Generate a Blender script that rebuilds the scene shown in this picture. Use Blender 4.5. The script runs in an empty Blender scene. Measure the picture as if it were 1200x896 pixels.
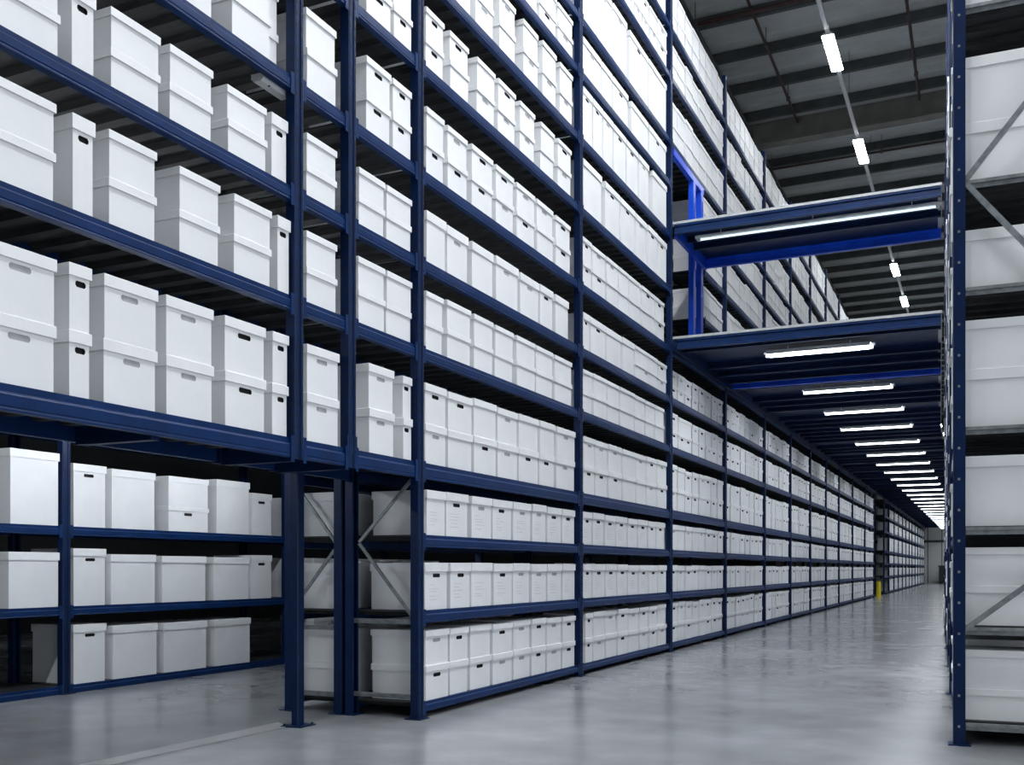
import bpy, math, random
from mathutils import Vector
random.seed(11)
S = bpy.context.scene
COL = S.collection

# ------------------------------------------------------------------ camera
F_PX, VX, VY, H = 1180.0, 1150.0, 666.0, 1.2
A = math.atan((VX - 600.0) / F_PX)
CA, SA = math.cos(A), math.sin(A)
cd = bpy.data.cameras.new('camera')
cam = bpy.data.objects.new('camera', cd)
COL.objects.link(cam)
cam.location = (0, 0, H)
cam.rotation_euler = (math.pi / 2, 0, A)
cd.sensor_width = 36.0
cd.lens = F_PX / 1200.0 * 36.0
cd.shift_y = (VY - 448.0) / 1200.0
cd.clip_end = 300
S.camera = cam

def proj(x, y, z):
    u = x * CA + y * SA
    w = -x * SA + y * CA
    if w < 0.2:
        w = 0.2
    return 600 + F_PX * u / w, VY - F_PX * (z - H) / w, w

def y_at(px, X):                       # where a sight line meets the plane x = X
    t = (px - 600.0) / F_PX
    return -X * (CA + t * SA) / (SA - t * CA)

def xz_at(px, py, Y):                  # where a sight line meets the plane y = Y
    t = (px - 600.0) / F_PX
    X = Y * (t * CA - SA) / (CA + t * SA)
    w = -X * SA + Y * CA
    return X, H - (py - VY) * w / F_PX

def ground_at(px, py):
    w = F_PX * H / (py - VY)
    u = (px - 600.0) / F_PX * w
    return u * CA - w * SA, u * SA + w * CA

# ------------------------------------------------------------------ materials
def new_mat(name):
    m = bpy.data.materials.new(name)
    m.use_nodes = True
    nt = m.node_tree
    b = nt.nodes['Principled BSDF']
    return m, nt, b

def noise_mix(nt, scale, c0, c1, detail=4, lo=.35, hi=.65, coord='Object', stretch=None):
    tc = nt.nodes.new('ShaderNodeTexCoord')
    n = nt.nodes.new('ShaderNodeTexNoise')
    n.inputs['Scale'].default_value = scale
    n.inputs['Detail'].default_value = detail
    if stretch:
        mp = nt.nodes.new('ShaderNodeMapping')
        mp.inputs['Scale'].default_value = stretch
        nt.links.new(tc.outputs[coord], mp.inputs['Vector'])
        nt.links.new(mp.outputs['Vector'], n.inputs['Vector'])
    else:
        nt.links.new(tc.outputs[coord], n.inputs['Vector'])
    r = nt.nodes.new('ShaderNodeValToRGB')
    r.color_ramp.elements[0].position = lo
    r.color_ramp.elements[1].position = hi
    r.color_ramp.elements[0].color = (*c0, 1)
    r.color_ramp.elements[1].color = (*c1, 1)
    nt.links.new(n.outputs['Fac'], r.inputs['Fac'])
    return r.outputs['Color'], n

def mat_noise(name, c0, c1, scale=6, rough=.5, metal=0.0, bump=0.0, bscale=60, stretch=None, spec=.5):
    m, nt, b = new_mat(name)
    col, n = noise_mix(nt, scale, c0, c1, stretch=stretch)
    nt.links.new(col, b.inputs['Base Color'])
    b.inputs['Roughness'].default_value = rough
    b.inputs['Metallic'].default_value = metal
    b.inputs['Specular IOR Level'].default_value = spec
    if bump:
        n2 = nt.nodes.new('ShaderNodeTexNoise')
        n2.inputs['Scale'].default_value = bscale
        tc = nt.nodes.new('ShaderNodeTexCoord')
        nt.links.new(tc.outputs['Object'], n2.inputs['Vector'])
        bp = nt.nodes.new('ShaderNodeBump')
        bp.inputs['Strength'].default_value = bump
        bp.inputs['Distance'].default_value = .01
        nt.links.new(n2.outputs['Fac'], bp.inputs['Height'])
        nt.links.new(bp.outputs['Normal'], b.inputs['Normal'])
    return m

def mat_emit(name, col, strength):
    m, nt, b = new_mat(name)
    b.inputs['Base Color'].default_value = (.8, .8, .8, 1)
    b.inputs['Emission Color'].default_value = (*col, 1)
    b.inputs['Emission Strength'].default_value = strength
    return m

M = {}
M['card'] = mat_noise('white_cardboard', (.80, .81, .83), (.85, .86, .875), 3, .75, 0, .05, 40)
M['lid'] = mat_noise('white_lid_cardboard', (.83, .84, .86), (.88, .89, .90), 4, .7, 0, .05, 40)
M['hole'] = mat_noise('dark_slot', (.012, .012, .014), (.02, .02, .022), 8, .9)
M['flap'] = mat_noise('grey_slot_flap', (.36, .37, .39), (.46, .47, .49), 12, .8)
M['print'] = mat_noise('faint_grey_print', (.55, .56, .58), (.66, .67, .69), 30, .8)
M['blue'] = mat_noise('blue_rack_paint', (.0022, .0195, .085), (.0038, .028, .115), 5, .42, 0, .04, 90, spec=.22)
M['blue_dark'] = mat_noise('dark_blue_upright_paint', (.0016, .0115, .052), (.0028, .0175, .072), 5, .42, 0, .04, 90, spec=.22)
M['blue_lit'] = mat_noise('lit_blue_paint', (.004, .06, .62), (.006, .09, .78), 4, .35)  # the rack blue brightened: light falling on it is put into the colour
M['galv'] = mat_noise('galvanised_steel', (.20, .22, .235), (.32, .345, .36), 18, .4, .5)
M['steel'] = mat_noise('dull_steel_decking', (.018, .02, .022), (.035, .038, .04), 6, .6, 0, stretch=(1, 8, 1), spec=.2)
M['plate'] = mat_noise('pale_deck_plate', (.42, .44, .46), (.52, .54, .56), 8, .5, .1)
M['roof'] = mat_noise('grey_roof_sheet', (.46, .485, .50), (.54, .565, .575), 1.2, .7)
M['purlin'] = mat_noise('grey_purlin_steel', (.05, .058, .06), (.075, .083, .087), 3, .6)
M['girder'] = mat_noise('beige_girder', (.17, .165, .155), (.22, .215, .20), 3, .7)
M['maroon'] = mat_noise('maroon_pipe_paint', (.03, .010, .011), (.045, .014, .016), 6, .5)
M['wall'] = mat_noise('pale_wall_panel', (.52, .54, .54), (.60, .61, .61), .8, .7)
M['wall_dark'] = mat_noise('dark_wall_panel', (.02, .022, .025), (.03, .033, .036), .8, .8)
M['yellow'] = mat_noise('yellow_safety_paint', (.75, .62, .02), (.85, .72, .04), 6, .5)
M['black'] = mat_noise('black_plastic', (.015, .016, .018), (.03, .03, .033), 9, .6)
M['white'] = mat_noise('white_metal_housing', (.55, .57, .59), (.66, .68, .70), 6, .45)
M['lamp'] = mat_emit('lit_lamp_tube', (.93, .97, 1.0), 78)
M['lamp_added'] = mat_emit('added_lamp_panel', (.95, .975, 1.0), 185)  # for the added overhead row that fills the bays
M['tube'] = mat_emit('lit_deck_tube', (.88, .95, 1.0), 4.5)
M['fill_panel'] = mat_emit('added_fill_panel', (.90, .95, 1.0), 52)  # glow added to the deck tubes to light the boxes below
M['tube_passage_fill'] = mat_emit('added_passage_tube', (.90, .95, 1.0), 75)  # for the hidden tubes added over the passage
M['tube_dim'] = mat_emit('lit_bridge_tube', (.70, .90, 1.0), 1.1)

def concrete():
    m, nt, b = new_mat('polished_concrete')
    c1, n1 = noise_mix(nt, .55, (.205, .215, .23), (.37, .385, .405), 8, .3, .7)
    c2, n2 = noise_mix(nt, 2.5, (.82, .82, .82), (1.06, 1.06, 1.06), 9, .3, .7)
    mx = nt.nodes.new('ShaderNodeMix')
    mx.data_type = 'RGBA'
    mx.blend_type = 'MULTIPLY'
    mx.inputs[0].default_value = .85
    nt.links.new(c1, mx.inputs[6])
    nt.links.new(c2, mx.inputs[7])
    nt.links.new(mx.outputs[2], b.inputs['Base Color'])
    rr = nt.nodes.new('ShaderNodeMapRange')
    rr.inputs['To Min'].default_value = .13
    rr.inputs['To Max'].default_value = .27
    nt.links.new(n2.outputs['Fac'], rr.inputs['Value'])
    nt.links.new(rr.outputs['Result'], b.inputs['Roughness'])
    tc = nt.nodes.new('ShaderNodeTexCoord')
    n3 = nt.nodes.new('ShaderNodeTexNoise')
    n3.inputs['Scale'].default_value = 1.6
    n3.inputs['Detail'].default_value = 5
    nt.links.new(tc.outputs['Object'], n3.inputs['Vector'])
    bp = nt.nodes.new('ShaderNodeBump')
    bp.inputs['Strength'].default_value = .05
    bp.inputs['Distance'].default_value = .03
    nt.links.new(n3.outputs['Fac'], bp.inputs['Height'])
    nt.links.new(bp.outputs['Normal'], b.inputs['Normal'])
    b.inputs['Specular IOR Level'].default_value = .38
    return m
M['floor'] = concrete()
M['stripe'] = mat_noise('worn_floor_stripe', (.36, .37, .38), (.47, .48, .49), 4, .3)

# ------------------------------------------------------------------ mesh builder
class MB:
    def __init__(self):
        self.v, self.f, self.m = [], [], []
    def quad(self, pts, mi=0):
        b = len(self.v)
        self.v += [tuple(p) for p in pts]
        self.f.append(tuple(range(b, b + len(pts))))
        self.m.append(mi)
    def box(self, x0, x1, y0, y1, z0, z1, mi=0):
        b = len(self.v)
        self.v += [(x, y, z) for z in (z0, z1) for y in (y0, y1) for x in (x0, x1)]
        for q in ((0, 2, 3, 1), (4, 5, 7, 6), (0, 1, 5, 4), (2, 6, 7, 3), (0, 4, 6, 2), (1, 3, 7, 5)):
            self.f.append(tuple(b + i for i in q))
            self.m.append(mi)
    def prism(self, prof, axis, a0, a1, mi=0, caps=True):
        """prof: closed outline; axis 'y': (x,z) pairs swept along y; axis 'x': (y,z) pairs; axis 'z': (x,y) pairs."""
        n = len(prof)
        b = len(self.v)
        for a in (a0, a1):
            for p, q in prof:
                self.v.append((p, a, q) if axis == 'y' else (a, p, q) if axis == 'x' else (p, q, a))
        for i in range(n):
            j = (i + 1) % n
            self.f.append((b + i, b + j, b + n + j, b + n + i))
            self.m.append(mi)
        if caps:
            self.f.append(tuple(b + i for i in reversed(range(n))))
            self.f.append(tuple(b + n + i for i in range(n)))
            self.m += [mi, mi]
    def bar(self, p, q, wd, dp, mi=0):
        p, q = Vector(p), Vector(q)
        d = (q - p).normalized()
        up = Vector((0, 1, 0)) if abs(d.y) < .9 else Vector((0, 0, 1))
        s = d.cross(up).normalized() * wd / 2
        t = d.cross(s).normalized() * dp / 2
        b = len(self.v)
        for c in (p, q):
            self.v += [tuple(c + s + t), tuple(c - s + t), tuple(c - s - t), tuple(c + s - t)]
        for i in range(4):
            j = (i + 1) % 4
            self.f.append((b + i, b + j, b + 4 + j, b + 4 + i))
            self.m.append(mi)
        self.f += [(b + 3, b + 2, b + 1, b), (b + 4, b + 5, b + 6, b + 7)]
        self.m += [mi, mi]
    def tube(self, p, q, r, n=10, mi=0):
        p, q = Vector(p), Vector(q)
        d = (q - p).normalized()
        up = Vector((0, 0, 1)) if abs(d.z) < .9 else Vector((1, 0, 0))
        s = d.cross(up).normalized()
        t = d.cross(s).normalized()
        b = len(self.v)
        for c in (p, q):
            for i in range(n):
                a = 2 * math.pi * i / n
                self.v.append(tuple(c + s * r * math.cos(a) + t * r * math.sin(a)))
        for i in range(n):
            j = (i + 1) % n
            self.f.append((b + i, b + j, b + n + j, b + n + i))
            self.m.append(mi)
        self.f += [tuple(b + i for i in reversed(range(n))), tuple(b + n + i for i in range(n))]
        self.m += [mi, mi]
    def build(self, name, mats, parent=None, smooth=False):
        if not isinstance(mats, (list, tuple)):
            mats = [mats]
        me = bpy.data.meshes.new(name)
        me.from_pydata(self.v, [], self.f)
        for mm in mats:
            me.materials.append(mm)
        me.polygons.foreach_set('material_index', self.m)
        if smooth:
            me.polygons.foreach_set('use_smooth', [True] * len(me.polygons))
        me.update()
        import bmesh
        bm = bmesh.new()
        bm.from_mesh(me)
        bmesh.ops.recalc_face_normals(bm, faces=bm.faces)
        bm.to_mesh(me)
        bm.free()
        o = bpy.data.objects.new(name, me)
        COL.objects.link(o)
        if parent:
            o.parent = parent
        return o

def tag(o, label=None, cat=None, group=None, kind=None):
    if label: o['label'] = label
    if cat: o['category'] = cat
    if group: o['group'] = group
    if kind: o['kind'] = kind
    return o

def empty(name, loc=(0, 0, 0), rz=0.0):
    o = bpy.data.objects.new(name, None)
    COL.objects.link(o)
    o.empty_display_size = .1
    o.location = loc
    o.rotation_euler = (0, 0, rz)
    return o

# ------------------------------------------------------------------ the tall rack: where its posts and shelves are
XF = -4.056                              # front plane of the tall rack
K = H / .268                             # image slope to metres on that plane
SL = {0: -.240, 1: -.0755, 2: .061, 3: .1905, 4: .397, 5: .556, 6: .717, 7: .909, 8: 1.085, 9: 1.251, 10: 1.388,
      11: 1.597, 12: 1.757}
ZL = {l: H + s * K for l, s in SL.items()}
BH = {l: .098 for l in SL}
BH[3] = .128
BH[0] = .075
HT = {0: .563, 1: .385, 2: .372, 3: .655, 4: .485, 5: .415, 6: .545, 7: .50, 8: .56, 9: .43, 10: .62, 11: .50, 12: .58}
PW, PD = .094, .075                      # post width and depth
POST_PX = [349.5, 412, 492.5, 680.5, 786.5, 850.5, 896.5, 926.8, 950, 968.3, 983.5, 999.5, 1014, 1024.5]
PY = [y_at(p, XF) for p in POST_PX]
Y_LEFT = PY[0] - (PY[3] - PY[2])
DEPTH = .69
XR = XF - DEPTH
POST_TOP = ZL[12] + .75
X2F, X2R = -4.79, -5.36                  # the second row, back to back with it
PYB = [y_at(p, XF) for p in (1036.5, 1042, 1048, 1053, 1057.7, 1061.8, 1065.8, 1069, 1072.5, 1075.8, 1078.5, 1080.8, 1083)]

def upright_mesh(xf, y, z0, z1, name, parent, mat, face=1, foot=True, holes=True, w=PW, d=PD, pitch=.075):
    """C-section post, its open side to the rack, its front face at xf looking along +x (face=1)."""
    mb = MB()
    s = -face
    h = w / 2
    t = .006
    g = .022
    prof = [(xf, y - h + .012), (xf, y - .016), (xf + s * .007, y - .012), (xf + s * .007, y + .012), (xf, y + .016),
            (xf, y + h - .012), (xf + s * .006, y + h), (xf + s * d, y + h), (xf + s * d, y + h - g), (xf + s * (d - t), y + h - g),
            (xf + s * (d - t), y + h - t), (xf + s * .014, y + h - t), (xf + s * .014, y - h + t), (xf + s * (d - t), y - h + t),
            (xf + s * (d - t), y - h + g), (xf + s * d, y - h + g), (xf + s * d, y - h), (xf + s * .006, y - h)]
    mb.prism(prof, 'z', z0, z1)
    if holes:
        zz = z0 + .12
        e = .0012
        while zz < z1 - .05:
            for yy in (y - .028, y + .028):
                x = xf - s * e
                mb.quad([(x, yy - .007, zz), (x, yy + .007, zz), (x, yy + .004, zz + .026), (x, yy - .004, zz + .026)], 1)
            mb.quad([(xf + s * .03, y - h - e, zz), (xf + s * .045, y - h - e, zz), (xf + s * .045, y - h - e, zz + .016),
                     (xf + s * .03, y - h - e, zz + .016)], 1)
            zz += pitch
    o = mb.build(name, [mat, M['hole'] if pitch < .1 else M['galv']], parent)
    if foot and z0 < .05:
        f = MB()
        f.box(xf + s * (d + .035), xf - s * .03, y - h - .03, y + h + .03, 0.0, .008)
        for yy in (y - h - .018, y + h + .018):
            f.tube((xf + s * .03, yy, .006), (xf + s * .03, yy, .022), .009, 6)
        f.build('foot_plate', M['blue_dark'], o)
    return o

def beam_prof(xf, zt, h, face=1):
    s = -face
    return [(xf + s * .016, zt), (xf + s * .016, zt - h * .28), (xf + s * .003, zt - h * .36), (xf, zt - h * .40), (xf, zt - h * .80),
            (xf + s * .004, zt - h * .86), (xf + s * .001, zt - h * .92), (xf + s * .001, zt - h), (xf + s * .05, zt - h), (xf + s * .05, zt)]

def panel_mb(mb, x0, x1, y0, y1, zt):
    """a ribbed steel shelf: flat top, ribs underneath running front to back"""
    mb.box(x0, x1, y0, y1, zt - .012, zt)
    n = max(2, int((y1 - y0) / .19))
    for i in range(n):
        yc = y0 + (i + .5) * (y1 - y0) / n
        mb.prism([(yc - .055, zt - .012), (yc - .035, zt - .045), (yc + .035, zt - .045), (yc + .055, zt - .012)], 'x', x0, x1)

def frame_braces(parent, xa, xb, y, zs, mat, first=0):
    """zigzag bracing between the two posts of an end frame; zs: heights of the joints"""
    for i in range(len(zs) - 1):
        p, q = (xa, xb) if (i + first) % 2 == 0 else (xb, xa)
        mb = MB()
        mb.bar((p, y, zs[i]), (q, y, zs[i + 1]), .03, .02)
        mb.build('brace', mat, parent)

def seen_area(x, y0, y1, z0, z1):
    """how many pixels of the picture a face x = const covers"""
    a = [proj(x, y0, z0), proj(x, y1, z0), proj(x, y0, z1), proj(x, y1, z1)]
    xs, ys = [p[0] for p in a], [p[1] for p in a]
    w = max(0, min(1200, max(xs)) - max(0, min(xs)))
    h0 = (max(ys) - min(ys))
    h = max(0, min(896, max(ys)) - max(0, min(ys)))
    return w * h * (.7 if h0 > 0 else 0)

# ------------------------------------------------------------------ boxes
def hole_loop(y, z, hw, hh):
    c = hh * .55
    return [(y - hw, z - hh + c), (y - hw + c, z - hh), (y + hw - c, z - hh), (y + hw, z - hh + c),
            (y + hw, z + hh - c), (y + hw - c, z + hh), (y - hw + c, z + hh), (y - hw, z + hh - c)]

def box_geo(x0, y0, z0, dep, wid, hgt, hole):
    """body, lid and slot builders of a lidded archive box whose front looks along +x; x0,y0,z0 = front low corner"""
    lh = min(.075, max(.045, hgt * .185))
    ov = .010
    xb, y1, z1 = x0 - dep, y0 + wid, z0 + hgt
    body, lid, slot = MB(), MB(), MB()
    zt = z1 - .012
    xi = x0 - ov
    ya, yb, xk = y0 + ov, y1 - ov, xb + ov
    body.quad([(xi, ya, z0), (xk, ya, z0), (xk, ya, zt), (xi, ya, zt)])
    body.quad([(xi, yb, z0), (xi, yb, zt), (xk, yb, zt), (xk, yb, z0)])
    body.quad([(xk, ya, z0), (xk, yb, z0), (xk, yb, zt), (xk, ya, zt)])
    body.quad([(xi, ya, z0), (xi, yb, z0), (xk, yb, z0), (xk, ya, z0)])
    body.quad([(xi, ya, zt), (xk, ya, zt), (xk, yb, zt), (xi, yb, zt)])
    if hole:
        hw = min(.06, max(.032, wid * .155))
        hh = .0155
        zc = z1 - lh - .034
        yc = (y0 + y1) / 2 + random.uniform(-.012, .012)
        L = [(xi, a, b) for a, b in hole_loop(yc, zc, hw, hh)]
        o = [(xi, ya, z0), (xi, yb, z0), (xi, yb, zt), (xi, ya, zt)]
        body.quad([o[0], o[1], L[2], L[1]])
        body.quad([o[1], o[2], L[4], L[3]])
        body.quad([o[2], o[3], L[6], L[5]])
        body.quad([o[3], o[0], L[0], L[7]])
        body.quad([o[0], L[1], L[0]]); body.quad([o[1], L[3], L[2]])
        body.quad([o[2], L[5], L[4]]); body.quad([o[3], L[7], L[6]])
        dp = .018 if hole == 'dark' else .004
        B = [(xi - dp, p[1], p[2]) for p in L]
        for i in range(8):
            j = (i + 1) % 8
            slot.quad([L[i], L[j], B[j], B[i]])
        slot.quad(B)
    else:
        body.quad([(xi, ya, z0), (xi, yb, z0), (xi, yb, zt), (xi, ya, zt)])
    zl = z1 - lh
    t = .006
    O = [(x0, y0), (x0, y1), (xb, y1), (xb, y0)]
    I = [(x0 - t, y0 + t), (x0 - t, y1 - t), (xb + t, y1 - t), (xb + t, y0 + t)]
    for i in range(4):
        j = (i + 1) % 4
        lid.quad([(*O[i], zl), (*O[j], zl), (*O[j], z1 - .003), (*O[i], z1 - .003)])
        lid.quad([(*O[i], zl), (*I[i], zl), (*I[j], zl), (*O[j], zl)])
        lid.quad([(*I[i], zl), (*I[i], z1 - .01), (*I[j], z1 - .01), (*I[j], zl)])
    top = [(x0 - .003, y0 + .003), (x0 - .003, y1 - .003), (xb + .003, y1 - .003), (xb + .003, y0 + .003)]
    for i in range(4):
        j = (i + 1) % 4
        lid.quad([(*O[i], z1 - .003), (*O[j], z1 - .003), (*top[j], z1), (*top[i], z1)])
    lid.quad([(*p, z1) for p in top])
    return body, lid, slot

def make_box(x, y, z, dep, wid, hgt, hole, label, group, printed=False, parent_rz=0.0, origin=None):
    """one archive box as a thing: body, lid, slot; x is its front face, y its near corner, z its bottom.
    origin/parent_rz: a rack of its own direction"""
    body, lid, slot = box_geo(dep / 2, -wid / 2, 0, dep, wid, hgt, hole)
    loc = Vector((x - dep / 2, y + wid / 2, z))
    r = empty('archive_box', loc, random.uniform(-.001, .001))
    tag(r, label, 'box', group)
    b = body.build('body', M['card'], r)
    lid.build('lid', M['lid'], r)
    if hole:
        s = slot.build('hand_slot', M['hole'] if hole == 'dark' else M['flap'], b)
        s['label'] = 'black hand slot' if hole == 'dark' else 'pale grey hand slot'
    if printed:
        pm = MB()
        xx = dep / 2 - .010 + .0006
        for k in range(5):
            zz = hgt * (.52 - .075 * k) + random.uniform(-.006, .006)
            y0 = -wid * random.uniform(.28, .34)
            y1 = y0 + wid * random.uniform(.2, .5)
            pm.quad([(xx, y0, zz), (xx, y1, zz), (xx, y1, zz + .004), (xx, y0, zz + .004)])
        pm.build('printed_lines', M['print'], b)
    return r

ORD = ['', 'first', 'second', 'third', 'fourth', 'fifth', 'sixth', 'seventh', 'eighth', 'ninth', 'tenth', 'eleventh', 'twelfth', 'thirteenth']
cands = []     # every box of the tall rack: (area, args)
XB = XF - .012

def stack(px0, px1, level, two, bay, nth, of_from, hole=None, dx=0.0, h=None, gap=0.0, ends=None):
    x = XB - dx
    if ends:
        y0, y1 = ends
    else:
        y0, y1 = y_at(px0, XB), y_at(px1, XB)
    for pp in PY:
        if y0 < pp + PW / 2 + .004 < y1 and pp < (y0 + y1) / 2: y0 = pp + PW / 2 + .004
        if y0 < pp - PW / 2 - .004 < y1 and pp > (y0 + y1) / 2: y1 = pp - PW / 2 - .004
    wid = y1 - y0 - .016
    z = ZL[level] + .001
    hh = h or HT[level] * random.uniform(.985, 1.015)
    dep = .53
    parts = [(0, hh / 2, 'lower'), (hh / 2, hh / 2, 'upper')] if two else [(0, hh, None)]
    for dz, bh, which in parts:
        hl = hole
        if hl is None:
            r = random.random()
            hl = 'dark' if r < .45 else ('grey' if r < .75 else None)
        elif hl == 'none':
            hl = None
        dxx = dx + random.uniform(0, .008)
        cands.append(dict(area=seen_area(x, y0, y1, z + dz, z + dz + bh), x=XB - dxx, y=y0 + .008, z=z + dz, dep=dep,
                          wid=wid, hgt=bh - .001, hole=hl, level=level, bay=bay, nth=nth, which=which, of=of_from))

def row(level, bay, segs, two, hole=None, h=None, ref='passage'):
    for i, sg in enumerate(segs):
        stack(sg[0], sg[1], level, sg[2] if len(sg) > 2 else two, bay, i + 1, ref, sg[3] if len(sg) > 3 else hole, h=h,
              dx=sg[4] if len(sg) > 4 else random.uniform(0, .012))

def row_left(level, segs, two, hole='none', h=None):
    for i, sg in enumerate(reversed(segs)):      # counted from the lone post outwards
        stack(sg[0], sg[1], level, sg[2] if len(sg) > 2 else two, 'left', i + 1, 'post', sg[3] if len(sg) > 3 else hole, h=h,
              dx=random.uniform(0, .01))

# the wide bay over the passage (pixel edges of each front)
row_left(3, [(-22, 69, True, 'grey'), (82, 112, True, 'dark'), (121, 187, True, 'grey'), (195, 253, True, 'grey'), (264, 314, True, 'dark'), (320, 341, True, 'dark')], True)
row_left(4, [(-26, 69), (85, 115, False, 'dark'), (128, 187), (211, 261), (275, 321), (325, 343, False, 'dark')], True)
row_left(5, [(-30, 73), (84, 116, False, 'dark'), (130, 191), (199, 252), (268, 316), (320, 341, False, 'dark')], True)
row_left(6, [(196, 252), (273, 321)], True)
stack(324, 341, 6, True, 'left', 3, 'post', 'none', dx=.09)
# stacks of that bay outside the photograph
for l in (3, 4, 5):
    for a, b in ((-128, -32), (-245, -140)):
        stack(a, b, l, True, 'left', 7, 'post', 'none')
for a, b in ((110, 186), (30, 100), (-60, 20)):
    stack(a, b, 6, True, 'left', 7, 'post', 'none')
# the two narrow bays
row(3, 'half1', [(360.5, 400, True, 'grey')], True)
row(4, 'half1', [(360, 397.5)], True, 'none')
row(5, 'half1', [(360, 397)], True, 'none')
row(6, 'half1', [(360, 397)], True, 'none')
row(3, 'half2', [(433, 464, True, 'grey'), (473.5, 485.5, True, 'dark')], True)
row(4, 'half2', [(420.5, 453.3), (454.3, 485)], True, 'none')
row(5, 'half2', [(420.5, 452.3), (453.5, 484)], True, 'none')
row(6, 'half2', [(430.5, 460.5), (461.5, 484.5)], True, 'dark')
row(7, 'half2', [(430, 461), (462, 485)], True, 'dark')
# first full bay
row(0, 'bay1', [(500, 528.5), (529, 551.7), (552.8, 578), (579, 603), (603.7, 624), (624.6, 642), (642.5, 659.8), (660.3, 675.5)], True)
row(1, 'bay1', [(500, 528), (528.6, 553.4), (554, 579), (580, 602.7), (603.3, 623.5), (624, 642), (642.5, 659.8), (660.3, 675.5)], False)
row(2, 'bay1', [(500, 523.6), (524.6, 551.5), (552.8, 577.6), (578.6, 602), (603, 624.5), (625.4, 642), (642.6, 659.8), (660.3, 675.5)], False)
row(3, 'bay1', [(500, 526), (527, 556.4), (557, 584.2), (585, 609.3), (610, 633.4), (634, 652), (653, 675)], True)
row(4, 'bay1', [(500.7, 522), (524.6, 553.4), (557, 580.2), (582, 604), (606.5, 629), (630, 650), (651.3, 672)], True, 'none')
row(5, 'bay1', [(500.7, 524.6), (525.3, 550.8), (554.5, 580.3), (582.5, 609.3), (611, 633.7), (634.6, 650.5), (652, 668)], False)
row(6, 'bay1', [(500.7, 522.5), (526, 550.2), (554, 579.6), (582, 603.7), (607, 628.8), (631, 650.6), (653.5, 671)], True)
row(7, 'bay1', [(500.7, 523), (529, 552), (559.5, 581.5), (585, 606), (610, 628), (634.5, 651), (654.6, 670.8)], True)
row(8, 'bay1', [(533, 554), (558, 580), (587, 606.5), (615, 633), (637, 653.6), (658, 673.3)], True)
row(9, 'bay1', [(610, 632), (634, 654), (655.5, 673.3)], True)
row(10, 'bay1', [(650, 672)], True)

def zc(*e):      # edges in a crop of the second bay to pixel edges
    return [640 + v / 5.43 for v in e]
def segs(edges, **kw):
    return [(a + .25, b - .25) for a, b in zip(edges, edges[1:])]
E0 = zc(252, 305, 385, 460, 530, 600, 660, 715, 772)
row(0, 'bay2', segs(E0), True)
row(1, 'bay2', segs(zc(240, 300, 385, 460, 528, 597, 660, 718, 775)), False, 'dark')
row(2, 'bay2', segs(zc(240, 305, 380, 452, 527, 590, 655, 710, 768)), False, 'dark')
row(3, 'bay2', segs(zc(240, 318, 403, 490, 578, 645, 710, 774)), True)
row(4, 'bay2', segs(zc(240, 305, 395, 475, 570, 640, 700, 760)), True, 'none')
row(5, 'bay2', [(a, b, i > 3) for i, (a, b) in enumerate(segs(zc(240, 288, 390, 490, 568, 715, 776)))], False)
row(6, 'bay2', segs(zc(240, 302, 390, 470, 537, 612, 700, 762)), True)
row(7, 'bay2', segs(zc(240, 362)) + segs(zc(380, 478, 575, 650, 715, 775)), False, h=.57)
row(8, 'bay2', segs(zc(240, 305, 370, 437, 520, 597, 665)) + segs(zc(682, 775)), False, h=.60)
row(9, 'bay2', segs(zc(240, 360, 430, 530)) + segs(zc(548, 660, 772)), False, h=.42)
row(10, 'bay2', segs(zc(240, 330, 430, 522)) + segs(zc(540, 660, 775)), False, h=.70)
row(11, 'bay2', segs(zc(300, 380, 450, 520, 570, 620, 665, 715, 775)), True)
row(12, 'bay2', segs(zc(420, 490, 560, 630, 700, 770)), True)

def fill(level, bay, y0, y1, n, two, h=None, lo=.97):
    ww = (y1 - y0) / n
    for i in range(n):
        a = y0 + i * ww
        b = a + ww * random.uniform(lo, .995)
        stack(0, 0, level, two, bay, i + 1, 'passage', None if level < 7 else 'none', dx=random.uniform(0, .02), h=(h or HT[level]) * random.uniform(.97, 1.03), ends=(a, b))

COLY = y_at(825.5, XF)                  # far side of the bright blue column pair
for i in range(4, len(PY) - 1):
    y0, y1 = PY[i] + PW / 2 + .02, PY[i + 1] - PW / 2 - .02
    n = max(2, round((y1 - y0) / .43))
    bay = 'bay%d' % (i - 1)
    for l in range(0, 13):
        ya = y0
        if i == 4 and l in (6, 7, 8, 9):
            ya = COLY + .06
        nn = max(1, round((ya - y1) / -.43))
        if l == 5 and i < 8:
            k = random.choice((0, 1))
        if i == 4 and l == 5:
            for (p0, p1) in ((790.5, 802), (803, 810.5), (815, 831), (836, 840)):
                pass
        two = l not in (1, 2)
        if l in (7, 9):
            two = random.random() < .5
        fill(l, bay, ya, y1, nn, two)
for i in range(1, len(PYB) - 1):
    y0, y1 = PYB[i] + .06, PYB[i + 1] - .06
    if y1 - y0 < .6:
        continue
    for l in range(0, 13):
        fill(l, 'far', y0, y1, max(2, round((y1 - y0) / .43)), l not in (1, 2))
fill_y = (PYB[0] + .06, PYB[1] - .06)

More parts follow.
